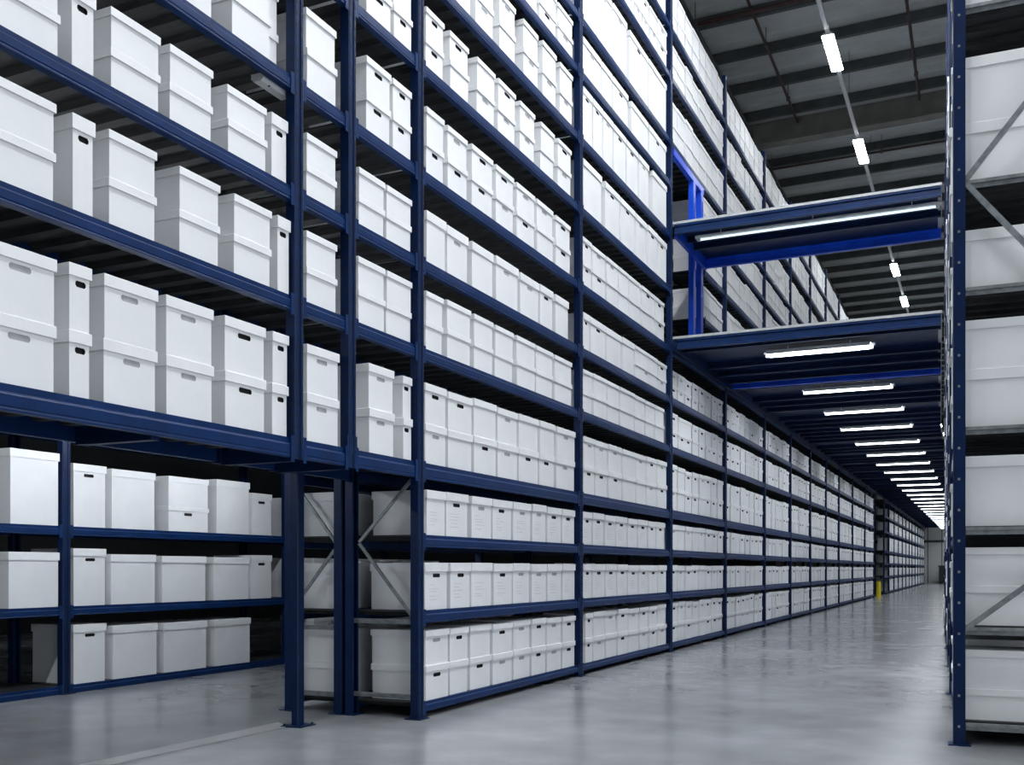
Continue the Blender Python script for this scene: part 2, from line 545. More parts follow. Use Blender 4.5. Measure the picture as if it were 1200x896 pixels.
# ------------------------------------------------------------------ tall rack
def rack_front(name, label, ys, levels, mat_u, xf, xr, z_of, bh_of, top, skip=(), post_top_of=None, foot_skip=(), cat='rack', low_skip=()):
    r = tag(empty(name, (xf, ys[0], 0)), label, cat)
    base = Vector((xf, ys[0], 0))
    made = []
    for i, y in enumerate(ys):
        z0 = 0.0
        if i in foot_skip:
            z0 = z_of[3] - bh_of[3] - .01
        made.append(upright_mesh(xf + .012, y, z0, top, 'upright', r, mat_u))
        made.append(upright_mesh(xr, y, z0, top, 'upright', r, mat_u, face=-1, holes=False))
    beams, panels = [], []
    for i in range(len(ys) - 1):
        for l in levels:
            if (i, l) in skip:
                continue
            y0, y1 = ys[i] + PW / 2, ys[i + 1] - PW / 2
            if i in low_skip and l < 3:
                continue
            ar = seen_area(xf, y0, y1, z_of[l] - bh_of[l], z_of[l])
            beams.append((ar, y0, y1, l, 1))
            beams.append((0, y0, y1, l, -1))
            panels.append((ar, y0, y1, l))
    return r, base, made, beams, panels

def lay_beams(r, base, beams, panels, xf, xr, z_of, bh_of, keep, made, wide=()):
    beams.sort(key=lambda b: -b[0])
    rest = MB()
    rest_p = MB()
    n = 0
    for ar, y0, y1, l, face in beams:
        x = xf if face == 1 else xr + .0
        prof = beam_prof(x, z_of[l], bh_of[l], face)
        if ar > 0 and n < keep:
            mb = MB()
            mb.prism(prof, 'y', y0, y1)
            for ye, d in ((y0, 1), (y1, -1)):          # end connectors hooked into the posts
                mb.box(x + .002 if face == 1 else x - .006, x + .006 if face == 1 else x - .002, min(ye, ye + d * .035), max(ye, ye + d * .035), z_of[l] - bh_of[l] - .03, z_of[l] + .012)
            made.append(mb.build('beam', M['blue'], r))
            n += 1
        else:
            rest.prism(prof, 'y', y0, y1)
    if rest.f:
        made.append(tag(rest.build('beam', M['blue'], r), 'row of small distant blue beams', kind='stuff'))
    panels.sort(key=lambda b: -b[0])
    for i, (ar, y0, y1, l) in enumerate(panels):
        mb = MB() if i < keep else rest_p
        panel_mb(mb, xr + .052, xf - .052, y0 - .02, y1 + .02, z_of[l] - .0005)
        if i < keep:
            made.append(mb.build('shelf_panel', M['steel'], r))
    if rest_p.f:
        made.append(tag(rest_p.build('shelf_panel', M['steel'], r), kind='stuff'))

def settle(objs, base):          # meshes were built in world coordinates; move them under their root
    for o in objs:
        o.data.transform(__import__('mathutils').Matrix.Translation(-base))
        for c in o.children:
            c.data.transform(__import__('mathutils').Matrix.Translation(-base))

ys_main = [Y_LEFT] + PY
skip = set()
for l in (7, 8, 9):
    skip.add((5, l))
rk, base, made, beams, panels = rack_front('storage_rack', 'tall dark blue storage rack full of white boxes, spanning the passage and lining the aisle',
    ys_main, range(0, 13), M['blue_dark'], XF, XR, ZL, BH, POST_TOP, skip, foot_skip=(1, 2), low_skip=(0, 1, 2))
for l in (7, 8, 9):
    ya, yb = COLY + .03, PY[5] - PW / 2
    beams.append((400, ya, yb, l, 1)); panels.append((400, ya, yb, l))
lay_beams(rk, base, beams, panels, XF, XR, ZL, BH, 100, made)
# zigzag of the end frame beside the passage
ye = PY[2]
(xa, za), (xb_, zb) = xz_at(484, 560, ye), xz_at(421, 635, ye)
(xc, zc_) = xz_at(485.5, 725, ye)
for p, q in (((xa, za), (xb_, zb)), ((xb_, zb - .01), (xc, zc_))):
    mb = MB(); mb.bar((p[0], ye, p[1]), (q[0], ye, q[1]), .024, .02)
    o = mb.build('brace', M['galv'], rk); o['label'] = 'galvanised steel brace'; made.append(o)
for py in (727, 815):
    x0, z0 = xz_at(485, py, ye)
    mb = MB(); mb.box(XR + .01, XF - .06, ye - .01, ye + .01, z0 - .009, z0 + .009); mb.box(XR + .01, XF - .06, ye - .002, ye + .012, z0 - .03, z0 - .009)
    o = mb.build('brace', M['galv'], rk); o['label'] = 'galvanised steel strut'; made.append(o)
# bracket plate below the post that ends on the lintel
mb = MB()
mb.box(XF + .001, XF + .008, PY[1] - .06, PY[1] + .06, ZL[3] - .035, ZL[3] + .09)
for dy in (-.035, .035):
    for dz in (-.02, .06):
        mb.tube((XF + .006, PY[1] + dy, ZL[3] + dz), (XF + .016, PY[1] + dy, ZL[3] + dz), .009, 6)
made.append(mb.build('bracket', M['blue'], rk))
# deep cross members under the lowest passage shelf
for yy in (PY[0] - 2.4, PY[0] - 1.2, PY[0] + .02, PY[1]):
    mb = MB(); mb.box(XR + .06, XF - .06, yy - .03, yy + .03, ZL[3] - BH[3] - .02, ZL[3] - .06)
    made.append(mb.build('cross_member', M['blue_dark'], rk))
settle(made, base)

# the far run past the gap
rk2, base2, made2, beams2, panels2 = rack_front('storage_rack', 'far dark blue storage rack beyond the yellow bollard, running to the end wall',
    PYB, range(0, 13), M['blue_dark'], XF, XR, ZL, BH, POST_TOP)
lay_beams(rk2, base2, beams2, panels2, XF, XR, ZL, BH, 60, made2)
settle(made2, base2)

# second row, back to back with the tall rack
ys2 = [PY[2], PY[3], PY[4], PY[5]]
Z2 = dict(ZL); B2 = dict(BH)
rk3, base3, made3, beams3, panels3 = rack_front('storage_rack', 'blue rack standing back to back behind the tall rack, braced end beside the passage',
    ys2, (0, 1, 2, 3), M['blue_dark'], X2F, X2R, Z2, B2, ZL[3] + .2)
lay_beams(rk3, base3, beams3, panels3, X2F, X2R, Z2, B2, 100, made3)
y3 = PY[2]
pts = [xz_at(345, 566, y3), xz_at(396, 639, y3), xz_at(338, 720, y3)]
for p, q in zip(pts, pts[1:]):
    mb = MB(); mb.bar((p[0], y3, p[1]), (q[0], y3, q[1]), .024, .02)
    o = mb.build('brace', M['galv'], rk3); o['label'] = 'galvanised steel brace'; made3.append(o)
for py in (733, 810):
    x0, z0 = xz_at(365, py, y3)
    mb = MB(); mb.box(X2R + .01, X2F - .06, y3 - .01, y3 + .01, z0 - .009, z0 + .009); mb.box(X2R + .01, X2F - .06, y3 - .002, y3 + .012, z0 - .03, z0 - .009)
    o = mb.build('brace', M['galv'], rk3); o['label'] = 'galvanised steel strut'; made3.append(o)
settle(made3, base3)

# upper levels of the second row: shelves over the passage seen through the gaps
ys4 = [Y_LEFT, PY[0], PY[2], PY[3], PY[4]]
# lone column under the passage shelf
cx, cy = ground_at(349.5, 850)
col = tag(empty('steel_column', (cx, cy, 0)), 'lone dark blue steel post standing in the passage on a floor plate', 'post')
mb = MB()
pw = .044
prof = [(-.03, -pw), (.022, -pw), (.028, -pw + .010), (.028, pw - .010), (.022, pw), (-.03, pw)]
mb.prism(prof, 'z', .006, ZL[3] - .06)
zz = .3
while zz < ZL[3] - .2:
    for yy in (-.022, .022):
        mb.quad([(.0286, yy - .006, zz), (.0286, yy + .006, zz), (.0286, yy + .004, zz + .02), (.0286, yy - .004, zz + .02)], 1)
    zz += .075
mb.build('shaft', [M['blue_dark'], M['hole']], col)
mb = MB(); mb.box(-.09, .09, -.10, .10, 0, .008)
for sx in (-.07, .07):
    for sy in (-.08, .08):
        mb.tube((sx, sy, .007), (sx, sy, .022), .01, 6)
mb.build('foot_plate', M['blue_dark'], col)
mb = MB(); mb.box(-.07, .07, -.07, .07, ZL[3] - .062, ZL[3] - .054); mb.build('head_plate', M['blue_dark'], col)

# ------------------------------------------------------------------ pick the boxes that show largest
def box_label(c):
    w = 'narrow white box' if c['wid'] < .25 else ('white archive box' if c['which'] else 'tall white box')
    bay, l, n = c['bay'], c['level'], c['nth']
    if bay == 'left':
        pos = '%s stack from the lone post' % ORD[n]
        t = '%s, %s %s, %s shelf over the passage' % (w, ('%s of' % c['which']) if c['which'] else 'single', pos if c['which'] else pos.replace('stack ', 'along '), ORD[l - 2])
        return t.replace('single', 'single,')
    if bay == 'half1':
        return '%s, %s half of stack, %s passage shelf, narrow bay touching the lone post' % (w, c['which'], ORD[l - 2])
    if bay == 'half2':
        return '%s, %s of %s stack, %s passage shelf, narrow bay beside full-height bays' % (w, c['which'], ORD[n], ORD[l - 2])
    b = {'bay1': 'first', 'bay2': 'second', 'bay3': 'third', 'bay4': 'fourth'}.get(bay, 'far')
    if c['which']:
        return '%s, %s of %s stack, %s shelf up, %s full-height bay' % (w, c['which'], ORD[n], ORD[l + 1], b)
    return '%s, %s along %s shelf up, %s full-height bay past passage' % (w, ORD[n], ORD[l + 1], b)

N_OTHER = 17 + 6 + 16
cands.sort(key=lambda c: -c['area'])
keep = [c for c in cands if c['bay'] in ('left', 'half1', 'half2', 'bay1', 'bay2') and c['area'] > 30][:300 - N_OTHER]
kept = set(id(c) for c in keep)
for c in keep:
    make_box(c['x'], c['y'], c['z'], c['dep'], c['wid'], c['hgt'], c['hole'], box_label(c), 'white archive boxes on the tall blue rack',
             printed=(c['level'] in (1, 2) and c['bay'] in ('bay1', 'bay2')))
mass = MB()
def add_geo(dst, src, mi):
    b = len(dst.v)
    dst.v += src.v
    dst.f += [tuple(b + i for i in f) for f in src.f]
    dst.m += [mi] * len(src.f)
for c in cands:
    if id(c) in kept:
        continue
    b, l, s = box_geo(c['x'], c['y'], c['z'], c['dep'], c['wid'], c['hgt'], c['hole'] if c['y'] < 45 else None)
    add_geo(mass, b, 0); add_geo(mass, l, 1)
    if s.f:
        add_geo(mass, s, 2 if c['hole'] == 'dark' else 3)
# boxes of the second row behind the first bays, low shelves
for i in range(3):
    y0, y1 = ys2[i] + .08, ys2[i + 1] - .06
    n = 8
    for l in (0, 1, 2):
        for k in range(n):
            if i == 0 and k == 0:
                continue
            a = y0 + k * (y1 - y0) / n
            b, ld, s = box_geo(X2F - .08, a, ZL[l] + .001, .44, (y1 - y0) / n - .02, HT[l] * random.uniform(.94, 1.08), None)
            add_geo(mass, b, 0); add_geo(mass, ld, 1)

# end boxes of the second row, seen from the passage
y0 = ys2[0] + .08
for l, two, lab in ((0, True, 'bottom'), (1, False, 'middle'), (2, False, 'top')):
    hh = HT[l]
    for which, dz, bh in ((('lower', 0, hh / 2), ('upper', hh / 2, hh / 2)) if two else ((None, 0, hh),)):
        make_box(X2F - .05, y0, ZL[l] + .001 + dz, .46, .40, bh - .001, None,
                 ('white archive box, %s one on bottom shelf behind the galvanised brace and lone post' % which) if which else
                 'white archive box at the %s shelf end behind the galvanised brace and lone post' % lab, 'white archive boxes on the back-to-back rack')

# ------------------------------------------------------------------ rear rack across the passage
D2 = -7.94
K2 = H / .137
Z4 = {0: H - .128 * K2, 1: H - .0415 * K2, 2: H + .0465 * K2, 3: H + .0465 * K2 + 1.0}
B4 = {0: .085, 1: .085, 2: .085, 3: .1}
ym = y_at(77.5, D2)
ys5 = [ym - 3.35, ym, ym + 3.4, ym + 6.8]
rk5, base5, made5, beams5, panels5 = rack_front('storage_rack', 'low blue rack across the passage with three shelves of white boxes',
    ys5, (0, 1, 2, 3), M['blue_dark'], D2, D2 - .75, Z4, B4, Z4[3] + .6)
lay_beams(rk5, base5, beams5, panels5, D2, D2 - .75, Z4, B4, 100, made5)
settle(made5, base5)
REAR = {2: [(12, 70, 524, None, 1), (86, 125, 542, 'dark', 1), (131, 182.5, 548.6, None, 1), (197.6, 245, 557, 'dark', 2), (254, 293, 561, None, 1), (295.5, 319, 577, 'dark', 1)],
        1: [(10, 70, 646, None, 1), (86, 124.6, 642, 'dark', 1), (130, 183, 649, None, 1), (190, 242, 651, None, 1), (250.6, 292.6, 652.5, None, 1), (294.5, 319, 650, 'dark', 1)],
        0: [(86, 124.6, 732, 'dark', 1), (132.6, 185, 733, None, 1), (192, 243, 730, None, 1), (252, 294, 726, None, 1)]}
nm = {0: 'bottom', 1: 'middle', 2: 'top'}
for l, lst in REAR.items():
    for i, (p0, p1, top, hl, n) in enumerate(lst):
        x = D2 - .015
        a, b = y_at(p0, x), y_at(p1, x)
        w = proj(x, a, 1)[2]
        zt = H - (top - VY) * w / F_PX
        z = Z4[l] + .001
        hh = zt - z
        zz = z
        for j in range(n):
            bh = hh / n if n == 1 else (hh * .46, hh * .54)[j]
            lab = 'white archive box, %s along the %s shelf of the low rack across the passage' % (ORD[i + 1], nm[l]) if n == 1 else \
                  'short white box, %s of the stacked pair on the top shelf across the passage' % ('lower', 'upper')[j]
            make_box(x, a, zz, .58, b - a, bh - .001, hl if not (n == 2 and j == 1) else None, lab, 'white archive boxes across the passage')
            zz += bh
for l in (0, 1, 2):
    for k in range(3):
        b, ld, s = box_geo(D2 - .015, ys5[0] + .12 + k * .62, Z4[l] + .001, .55, .5, .48, None)
        add_geo(mass, b, 0); add_geo(mass, ld, 1)
# a few more boxes deeper in that rack's next bay
for l in (0, 1, 2):
    for k in range(1 if l == 0 else 0, 7):
        a = ys5[2] + .12 + k * .45
        b, ld, s = box_geo(D2 - .015, a, Z4[l] + .001, .55, .42, .5, None)
        add_geo(mass, b, 0); add_geo(mass, ld, 1)

# ------------------------------------------------------------------ rack on the other side of the aisle
RX, RY, RA = -.175, 7.48, math.radians(1.95)
MPP = .0058
def rz_(y):
    return H + (VY - y) * MPP
RZ = [rz_(845), rz_(733), rz_(616), rz_(499), rz_(336), rz_(211), rz_(6), rz_(-150), rz_(-300)]
rr = tag(empty('storage_rack', (RX, RY, 0), RA), 'blue storage rack across the aisle, its end frame braced with galvanised steel', 'rack')
def face_left_upright(x, y, name='upright', holes=True, top=9.4):
    return upright_mesh(x, y, 0, top, name, rr, M['blue_dark'], face=-1, holes=holes, w=.09, d=.078, pitch=.21)
NB = 7
BAYR = 3.0
for i in range(NB):
    face_left_upright(0, i * BAYR + .045)
    upright_mesh(.92, i * BAYR + .045, 0, 9.4, 'upright', rr, M['blue_dark'], face=1, holes=False, w=.09)
for i in range(NB - 1):
    for l, z in enumerate(RZ):
        y0, y1 = i * BAYR + .09, (i + 1) * BAYR
        mb = MB(); mb.prism(beam_prof(.012, z, .10, -1), 'y', y0, y1); mb.build('beam', M['blue'], rr)
        mb = MB(); mb.prism(beam_prof(.908, z, .10, 1), 'y', y0, y1); mb.build('beam', M['blue'], rr)
        mb = MB(); panel_mb(mb, .064, .856, y0 - .02, y1 + .02, z - .0005); mb.build('shelf_panel', M['steel'], rr)
# end frame: galvanised zigzag and struts at the shelves
def rl(py):      # height on the end frame
    return rz_(py)
zig = [(0.07, rl(213)), (.86, rl(42)), (0.07, rl(-120)), (.86, rl(-300))]
zig2 = [(0.07, rl(213)), (.86, rl(385)), (.86, rl(628)), (0.07, rl(738))]
for seq in (zig, zig2):
    for p, q in zip(seq, seq[1:]):
        if p[0] == q[0]:
            continue
        mb = MB(); mb.bar((p[0], .02, p[1]), (q[0], .02, q[1]), .036, .02)
        o = mb.build('brace', M['galv'], rr); o['label'] = 'galvanised steel brace'
for l, z in enumerate(RZ[:7]):
    mb = MB()
    mb.box(.08, .835, .01, .03, z - .03, z - .008)
    mb.box(.08, .835, .03, .034, z - .06, z - .008)
    o = mb.build('brace', M['galv'], rr); o['label'] = 'galvanised steel strut'
# end stacks: (level, boxes, pixel of the top)
ca, sa = math.cos(RA), math.sin(RA)
def r_world(lx, ly):
    return RX + lx * ca - ly * sa, RY + lx * sa + ly * ca
END = [(0, ((845, 808), (808, 762)), 'bottom'), (1, ((733, 686), (686, 641)), 'second'), (2, ((616, 533),), 'third'),
       (3, ((499, 430), (430, 372)), 'fourth'), (4, ((336, 265),), 'fifth'), (5, ((211, 138), (138, 60)), 'sixth'), (6, ((6, -60),), 'seventh')]
for l, bs, nme in END:
    for j, (p0, p1) in enumerate(bs):
        z0, z1 = RZ[l] + .001 + (bs[0][0] - p0) * MPP, RZ[l] + .001 + (bs[0][0] - p1) * MPP
        dep, wid = .72, .40
        which = '' if len(bs) == 1 else ('lower ', 'upper ')[j]
        lab = '%swhite box at the braced rack end across the aisle, %s shelf up' % (which, 'first' if nme == 'bottom' else nme)
        body, lid, slot = box_geo(dep / 2, -wid / 2, 0, dep, wid, z1 - z0 - .001, 'dark')
        wx, wy = r_world(.07 + dep / 2, .12 + wid / 2)
        e = tag(empty('archive_box', (wx, wy, z0), RA + math.pi), lab, 'box', 'white archive boxes on the rack across the aisle')
        bo = body.build('body', M['card'], e)
        lid.build('lid', M['lid'], e)
        s = slot.build('hand_slot', M['hole'], bo)
# its further boxes
m2 = MB()
for i in range(NB - 1):
    for l, z in enumerate(RZ[:8]):
        gap = RZ[l + 1] - z - .12
        a = i * BAYR + (.56 if i == 0 else .12)
        while a + .42 < (i + 1) * BAYR:
            n = 2 if gap > .5 else 1
            wv = random.uniform(.38, .46)
            hh = gap * random.uniform(.78, .92) / n
            off = .03 + random.uniform(-.045, .03)
            for j in range(n):
                b, ld, s = box_geo(0, 0, 0, .6, wv, hh, None)
                for src, mi in ((b, 0), (ld, 1)):
                    tv = []
                    for (x, y, zz_) in src.v:
                        lx, ly = off - x + random.uniform(0, 0), a + (wv - y)
                        wx, wy = r_world(lx, ly)
                        tv.append((wx, wy, z + .001 + j * hh + zz_))
                    src.v = tv
                    add_geo(mass, src, mi)
            a += wv + .03
tag(mass.build('archive_box', [M['card'], M['lid'], M['hole'], M['flap']]), 'many small distant white archive boxes filling the far bays of the racks', 'box', kind='stuff')

# ------------------------------------------------------------------ deck over the aisle
deck_y0, deck_y1 = PY[4] - .02, 86.5
def right_x(y):          # the face of the rack across the aisle
    if y <= RY + 18.1:
        return RX - (y - RY) * math.tan(RA) - .06
    return RX - 18.1 * math.tan(RA) - .06
XD = XF + .03
dk = tag(empty('mezzanine_deck', (XD, deck_y0, 0)), 'long dark blue steel deck roofing the far aisle at mid height', 'deck')
def dpart(mb, name, mat, root=dk, lab=None):
    o = mb.build(name, mat, root)
    o.data.transform(__import__('mathutils').Matrix.Translation(-Vector(root.location)))
    if lab: o['label'] = lab
    return o
ZD = 4.50
yk = RY + 18.1
mb = MB()
pl = [(XD, deck_y0), (right_x(deck_y0), deck_y0), (right_x(yk), yk), (right_x(deck_y1), deck_y1), (XD, deck_y1)]
mb.prism(pl, 'z', ZD, ZD + .035)
dpart(mb, 'deck_panel', M['plate'], lab='pale grey deck plate')
mb = MB()
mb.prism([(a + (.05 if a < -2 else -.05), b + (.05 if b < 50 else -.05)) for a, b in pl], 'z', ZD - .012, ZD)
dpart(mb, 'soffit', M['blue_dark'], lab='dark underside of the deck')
def joist(y, z0, z1, w, mat, name, root=dk):
    mb = MB()
    x1 = right_x(y) - .01
    h = w / 2
    z1 -= .012
    mb.prism([(y - h, z1), (y - h, z1 - .02), (y - h * .3, z1 - .03), (y - h * .3, z0 + .03), (y - h, z0 + .02), (y - h, z0), (y + h, z0), (y + h, z1)], 'x', XD + .02, x1)
    return dpart(mb, name, mat, root)
joist(deck_y0 + .03, ZD - .15, ZD, .06, M['blue'], 'edge_beam')
tubes_y = [15.2, 18.7, 21.4, 24.05, 27.0, 29.8]
while tubes_y[-1] < 83:
    tubes_y.append(tubes_y[-1] + 2.8)
y = deck_y0 + .45
k = 0
while y < deck_y1:
    if abs(y - 17.75) > .25 and min(abs(y - t) for t in tubes_y) > .21:
        joist(y, ZD - .11, ZD, .07, M['blue_dark'], 'joist')
        k += 1
    y += .70 if k < 70 else 1.1
joist(17.75, ZD - .14, ZD, .08, M['blue_lit'], 'joist')['label'] = 'blue joist painted as lamp-lit'
mb = MB(); mb.box(XD - .0, XD + .05, deck_y0, deck_y1, ZD - .16, ZD - .012); dpart(mb, 'edge_beam', M['blue_dark'])

def tube_light(x0, x1, y, z, label, mat, r=.024, wide=False):
    t = tag(empty('tube_light', ((x0 + x1) / 2, y, z)), label, 'light', 'tube lights under the deck' if not wide else None)
    hl = (x1 - x0) / 2
    mb = MB()
    mb.prism([(-.045, .03), (-.045, .055), (.045, .055), (.045, .03), (.03, .018), (-.03, .018)], 'x', -hl - .05, hl + .05)
    mb.build('housing', M['white'], t)
    mb = MB(); mb.tube((-hl, 0, 0), (hl, 0, 0), r, 10)
    mb.build('tube', mat, t)
    if not wide:
        mb = MB()
        for q in (-1, 1):
            mb.box(-hl, hl, min(q * .045, q * .15), max(q * .045, q * .15), .036, .05)  # wings and skirts added to shield the glowing strips at low angles
            mb.box(-hl, hl, q * .15 - .002, q * .15 + .002, .0, .05)
        mb.build('fill_panel_shield', M['white'], t)
        mb = MB()
        for q in (-1, 1):  # glowing strips added beside the tube to brighten the boxes
            mb.quad([(-hl, q * .05, .0355), (-hl, q * .145, .0355), (hl, q * .145, .0355), (hl, q * .05, .0355)])
        mb.build('diffuser', M['fill_panel'], t)
    if True:
        for s in ((-.8, 0, .8) if wide else (-.6, .6)):
            mb = MB(); mb.tube((s * hl, 0, .05), (s * hl, 0, (ZB if wide else ZD) - .0125 - z), .008, 6); mb.build('hanger', M['white'], t)
    for s in (-1, 1):
        mb = MB(); mb.box(s * hl - .025, s * hl + .025, -.03, .03, -r - .004, .03); mb.build('end_cap', M['white'], t)
    return t
for i, y in enumerate(tubes_y):
    lab = 'lit white tube light under the deck, %s back from its near edge' % ORD[i + 1] if i + 1 < len(ORD) else \
          'lit white tube light among the small distant ones under the far deck'
    tube_light(-2.88, -1.42, y, ZD - .135, lab, M['tube'])

# ------------------------------------------------------------------ upper footbridge
by0, by1 = PY[4] - .02, y_at(823, XF)
ZB = 6.15
br = tag(empty('footbridge', (XD, by0, 0)), 'narrow blue steel footbridge crossing high above the aisle', 'bridge')
def bjoist(y, z0, z1, w, mat, name):
    return joist(y, z0, z1, w, mat, name, br)
mb = MB()
mb.prism([(XD, by0), (right_x(by0), by0), (right_x(by1), by1), (XD, by1)], 'z', ZB, ZB + .035)
dpart(mb, 'deck_panel', M['plate'], br, 'pale grey deck plate')
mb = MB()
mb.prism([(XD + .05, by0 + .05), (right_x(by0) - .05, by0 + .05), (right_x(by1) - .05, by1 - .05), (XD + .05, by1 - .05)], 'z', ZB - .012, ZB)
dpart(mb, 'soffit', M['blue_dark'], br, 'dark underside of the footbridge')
bjoist(by0 + .03, ZB - .14, ZB, .06, M['blue'], 'edge_beam')
bjoist(by0 + .62, ZB - .09, ZB, .06, M['blue_dark'], 'joist')
bjoist(by0 + 1.0, ZB - .09, ZB, .06, M['blue_dark'], 'joist')
bjoist(by1 - .04, ZB - .16, ZB, .06, M['blue_lit'], 'edge_beam')['label'] = 'blue edge beam painted as lamp-lit'
mb = MB(); mb.box(XD, XD + .05, by0 + .08, by1, ZB - .17, ZB - .012); dpart(mb, 'side_beam', M['blue_lit'], br, 'blue side beam painted as lamp-lit')
t = tube_light(-3.72, -.52, by0 + .30, ZB - .175, 'long slim lit tube light under the near edge of the footbridge', M['tube_dim'], .014, True)
# gate frame, painted as lit blue, carrying the bridge at the tall rack
gf = tag(empty('gate_frame', (XF - .02, y_at(816, XF), ZL[6] + .001)), 'blue steel gate frame painted as lit, standing in the tall rack beside the footbridge', 'frame')
gz = gf.location.z
ztop = H + 1.34 * K
for p in (812.5, 821.5):
    yy = y_at(p, XF) - gf.location.y
    mb = MB()
    mb.prism([(.04, yy - .07), (.04, yy + .07), (-.04, yy + .07), (-.04, yy + .05), (.02, yy + .05), (.02, yy - .05), (-.04, yy - .05), (-.04, yy - .07)], 'z', 0, ztop - gz)
    mb.build('post', M['blue_lit'], gf)
mb = MB()
ya, yb = PY[4] + PW / 2 + .05 - gf.location.y, y_at(824, XF) - gf.location.y
mb.box(-.035, .035, ya, yb, ztop - gz, ztop - gz + .10)
mb.build('header', M['blue_lit'], gf)

# ------------------------------------------------------------------ ceiling, its steel and lamps
ZC = 12.0
cl = tag(MB().build('ceiling', M['roof']), kind='structure')
mb = MB()
yy = -12.0
while yy < 90:                      # shallow trapezoid roof sheet
    mb.quad([(-16, yy, ZC), (5, yy, ZC), (5, yy + .22, ZC), (-16, yy + .22, ZC)])
    mb.quad([(-16, yy + .22, ZC), (5, yy + .22, ZC), (5, yy + .26, ZC + .035), (-16, yy + .26, ZC + .035)])
    mb.quad([(-16, yy + .26, ZC + .035), (5, yy + .26, ZC + .035), (5, yy + .34, ZC + .035), (-16, yy + .34, ZC + .035)])
    mb.quad([(-16, yy + .34, ZC + .035), (5, yy + .34, ZC + .035), (5, yy + .38, ZC), (-16, yy + .38, ZC)])
    yy += .38
me = mb.build('tmp', M['roof'])
cl.data = me.data
bpy.data.objects.remove(me)
y = 3.0
i = 0
while y < 88:
    mb = MB()
    mb.prism([(y - .05, ZC - .01), (y - .05, ZC - .21), (y + .05, ZC - .21), (y + .05, ZC - .185), (y - .03, ZC - .185), (y - .03, ZC - .01)], 'x', -15.9, 4.9)
    mb.build('purlin', M['purlin'], cl)
    y += 1.5
for y in (24.6, 48, 72):
    mb = MB()
    mb.box(-15.9, 4.9, y - .16, y + .16, ZC - .62, ZC - .58); mb.box(-15.9, 4.9, y - .02, y + .02, ZC - .58, ZC - .05)
    mb.build('girder', M['girder'], cl)
mb = MB()
for z in (ZC - .75, ZC - .32):
    mb.box(-5.2, -5.0, 3, 87, z - .05, z + .05)
y = 4.0
while y < 86:
    mb.bar((-5.1, y, ZC - .75), (-5.1, y + 1, ZC - .32), .05, .05); mb.bar((-5.1, y + 1, ZC - .32), (-5.1, y + 2, ZC - .75), .05, .05)
    y += 2
mb.build('girder', M['purlin'], cl)

def pipe(p, q, r, label, hangers):
    t = tag(empty('sprinkler_pipe', p), label, 'pipe')
    mb = MB(); mb.tube((0, 0, 0), tuple(Vector(q) - Vector(p)), r, 8); mb.build('pipe_run', M['maroon'], t)
    d = Vector(q) - Vector(p)
    for k in range(hangers):
        c = d * ((k + .5) / hangers)
        mb = MB(); mb.tube(tuple(c), (c.x, c.y, ZC - Vector(p).z), .008, 5); mb.tube((c.x, c.y, c.z - r - .01), (c.x, c.y, c.z + r + .01), r * 1.4, 8)
        mb.build('hanger', M['purlin'], t)
pipe((-9, 18.9, ZC - .42), (4.5, 18.9, ZC - .42), .045, 'maroon sprinkler pipe crossing beneath the roof above the near ceiling lamp', 5)
pipe((-9, 26.6, ZC - .42), (4.5, 26.6, ZC - .42), .03, 'thin sprinkler pipe crossing beneath the roof just past the beige girder', 5)
pipe((-3.9, 14, ZC - .34), (-3.9, 24.2, ZC - .34), .03, 'sprinkler pipe running along the roof beside the tall rack top', 4)
pipe((-1.25, 14, ZC - .34), (-1.25, 24.2, ZC - .34), .03, 'sprinkler pipe running along the roof beyond the lamp line', 4)

ZLMP = 10.8
XLMP = -2.5
tr = tag(empty('lamp_rail', (XLMP, 0, ZLMP)), 'slim pale rail hung beneath the roof carrying the ceiling lamps', 'rail')
mb = MB(); mb.box(-.035, .035, 3, 84, .0, .06); mb.build('rail', M['white'], tr)
y = 4.0
while y < 84:
    mb = MB(); mb.tube((0, y, .05), (0, y, ZC - ZLMP - .01), .006, 5); mb.build('hanger', M['purlin'], tr)
    y += 4.5
def ceiling_lamp(y, label, x=XLMP, mat='lamp'):
    t = tag(empty('ceiling_lamp', (x, y, ZLMP)), label, 'lamp', 'ceiling lamps on the rail')
    mb = MB(); mb.prism([(-.11, -.045), (.11, -.045), (.07, -.002), (-.07, -.002)], 'y', -.72, .72); mb.build('housing', M['white'], t)
    mb = MB(); mb.prism([(-.10, -.047), (-.095, -.058), (.095, -.058), (.10, -.047)], 'y', -.70, .70); mb.build('diffuser', M[mat], t)
    if x != XLMP:
        mb = MB(); mb.tube((0, -.5, 0), (0, -.5, ZC - ZLMP - .01), .006, 5); mb.tube((0, .5, 0), (0, .5, ZC - ZLMP - .01), .006, 5); mb.build('hanger', M['purlin'], t)
LY = [4.7, 9.6, 14.5, 19.45, 24.3, 29.2, 34.4, 38.6, 43, 48, 53, 58, 63, 68, 73, 78]
labs = {19.45: 'bright ceiling lamp on the rail, topmost one seen above the footbridge', 24.3: 'bright ceiling lamp on the rail, seen just above the footbridge',
        34.4: 'bright ceiling lamp seen between footbridge and deck, upper of two', 38.6: 'bright ceiling lamp seen between footbridge and deck, lower of two'}
for y in LY:
    ceiling_lamp(y, labs.get(y, 'ceiling lamp further along the rail, hidden from the aisle view'))

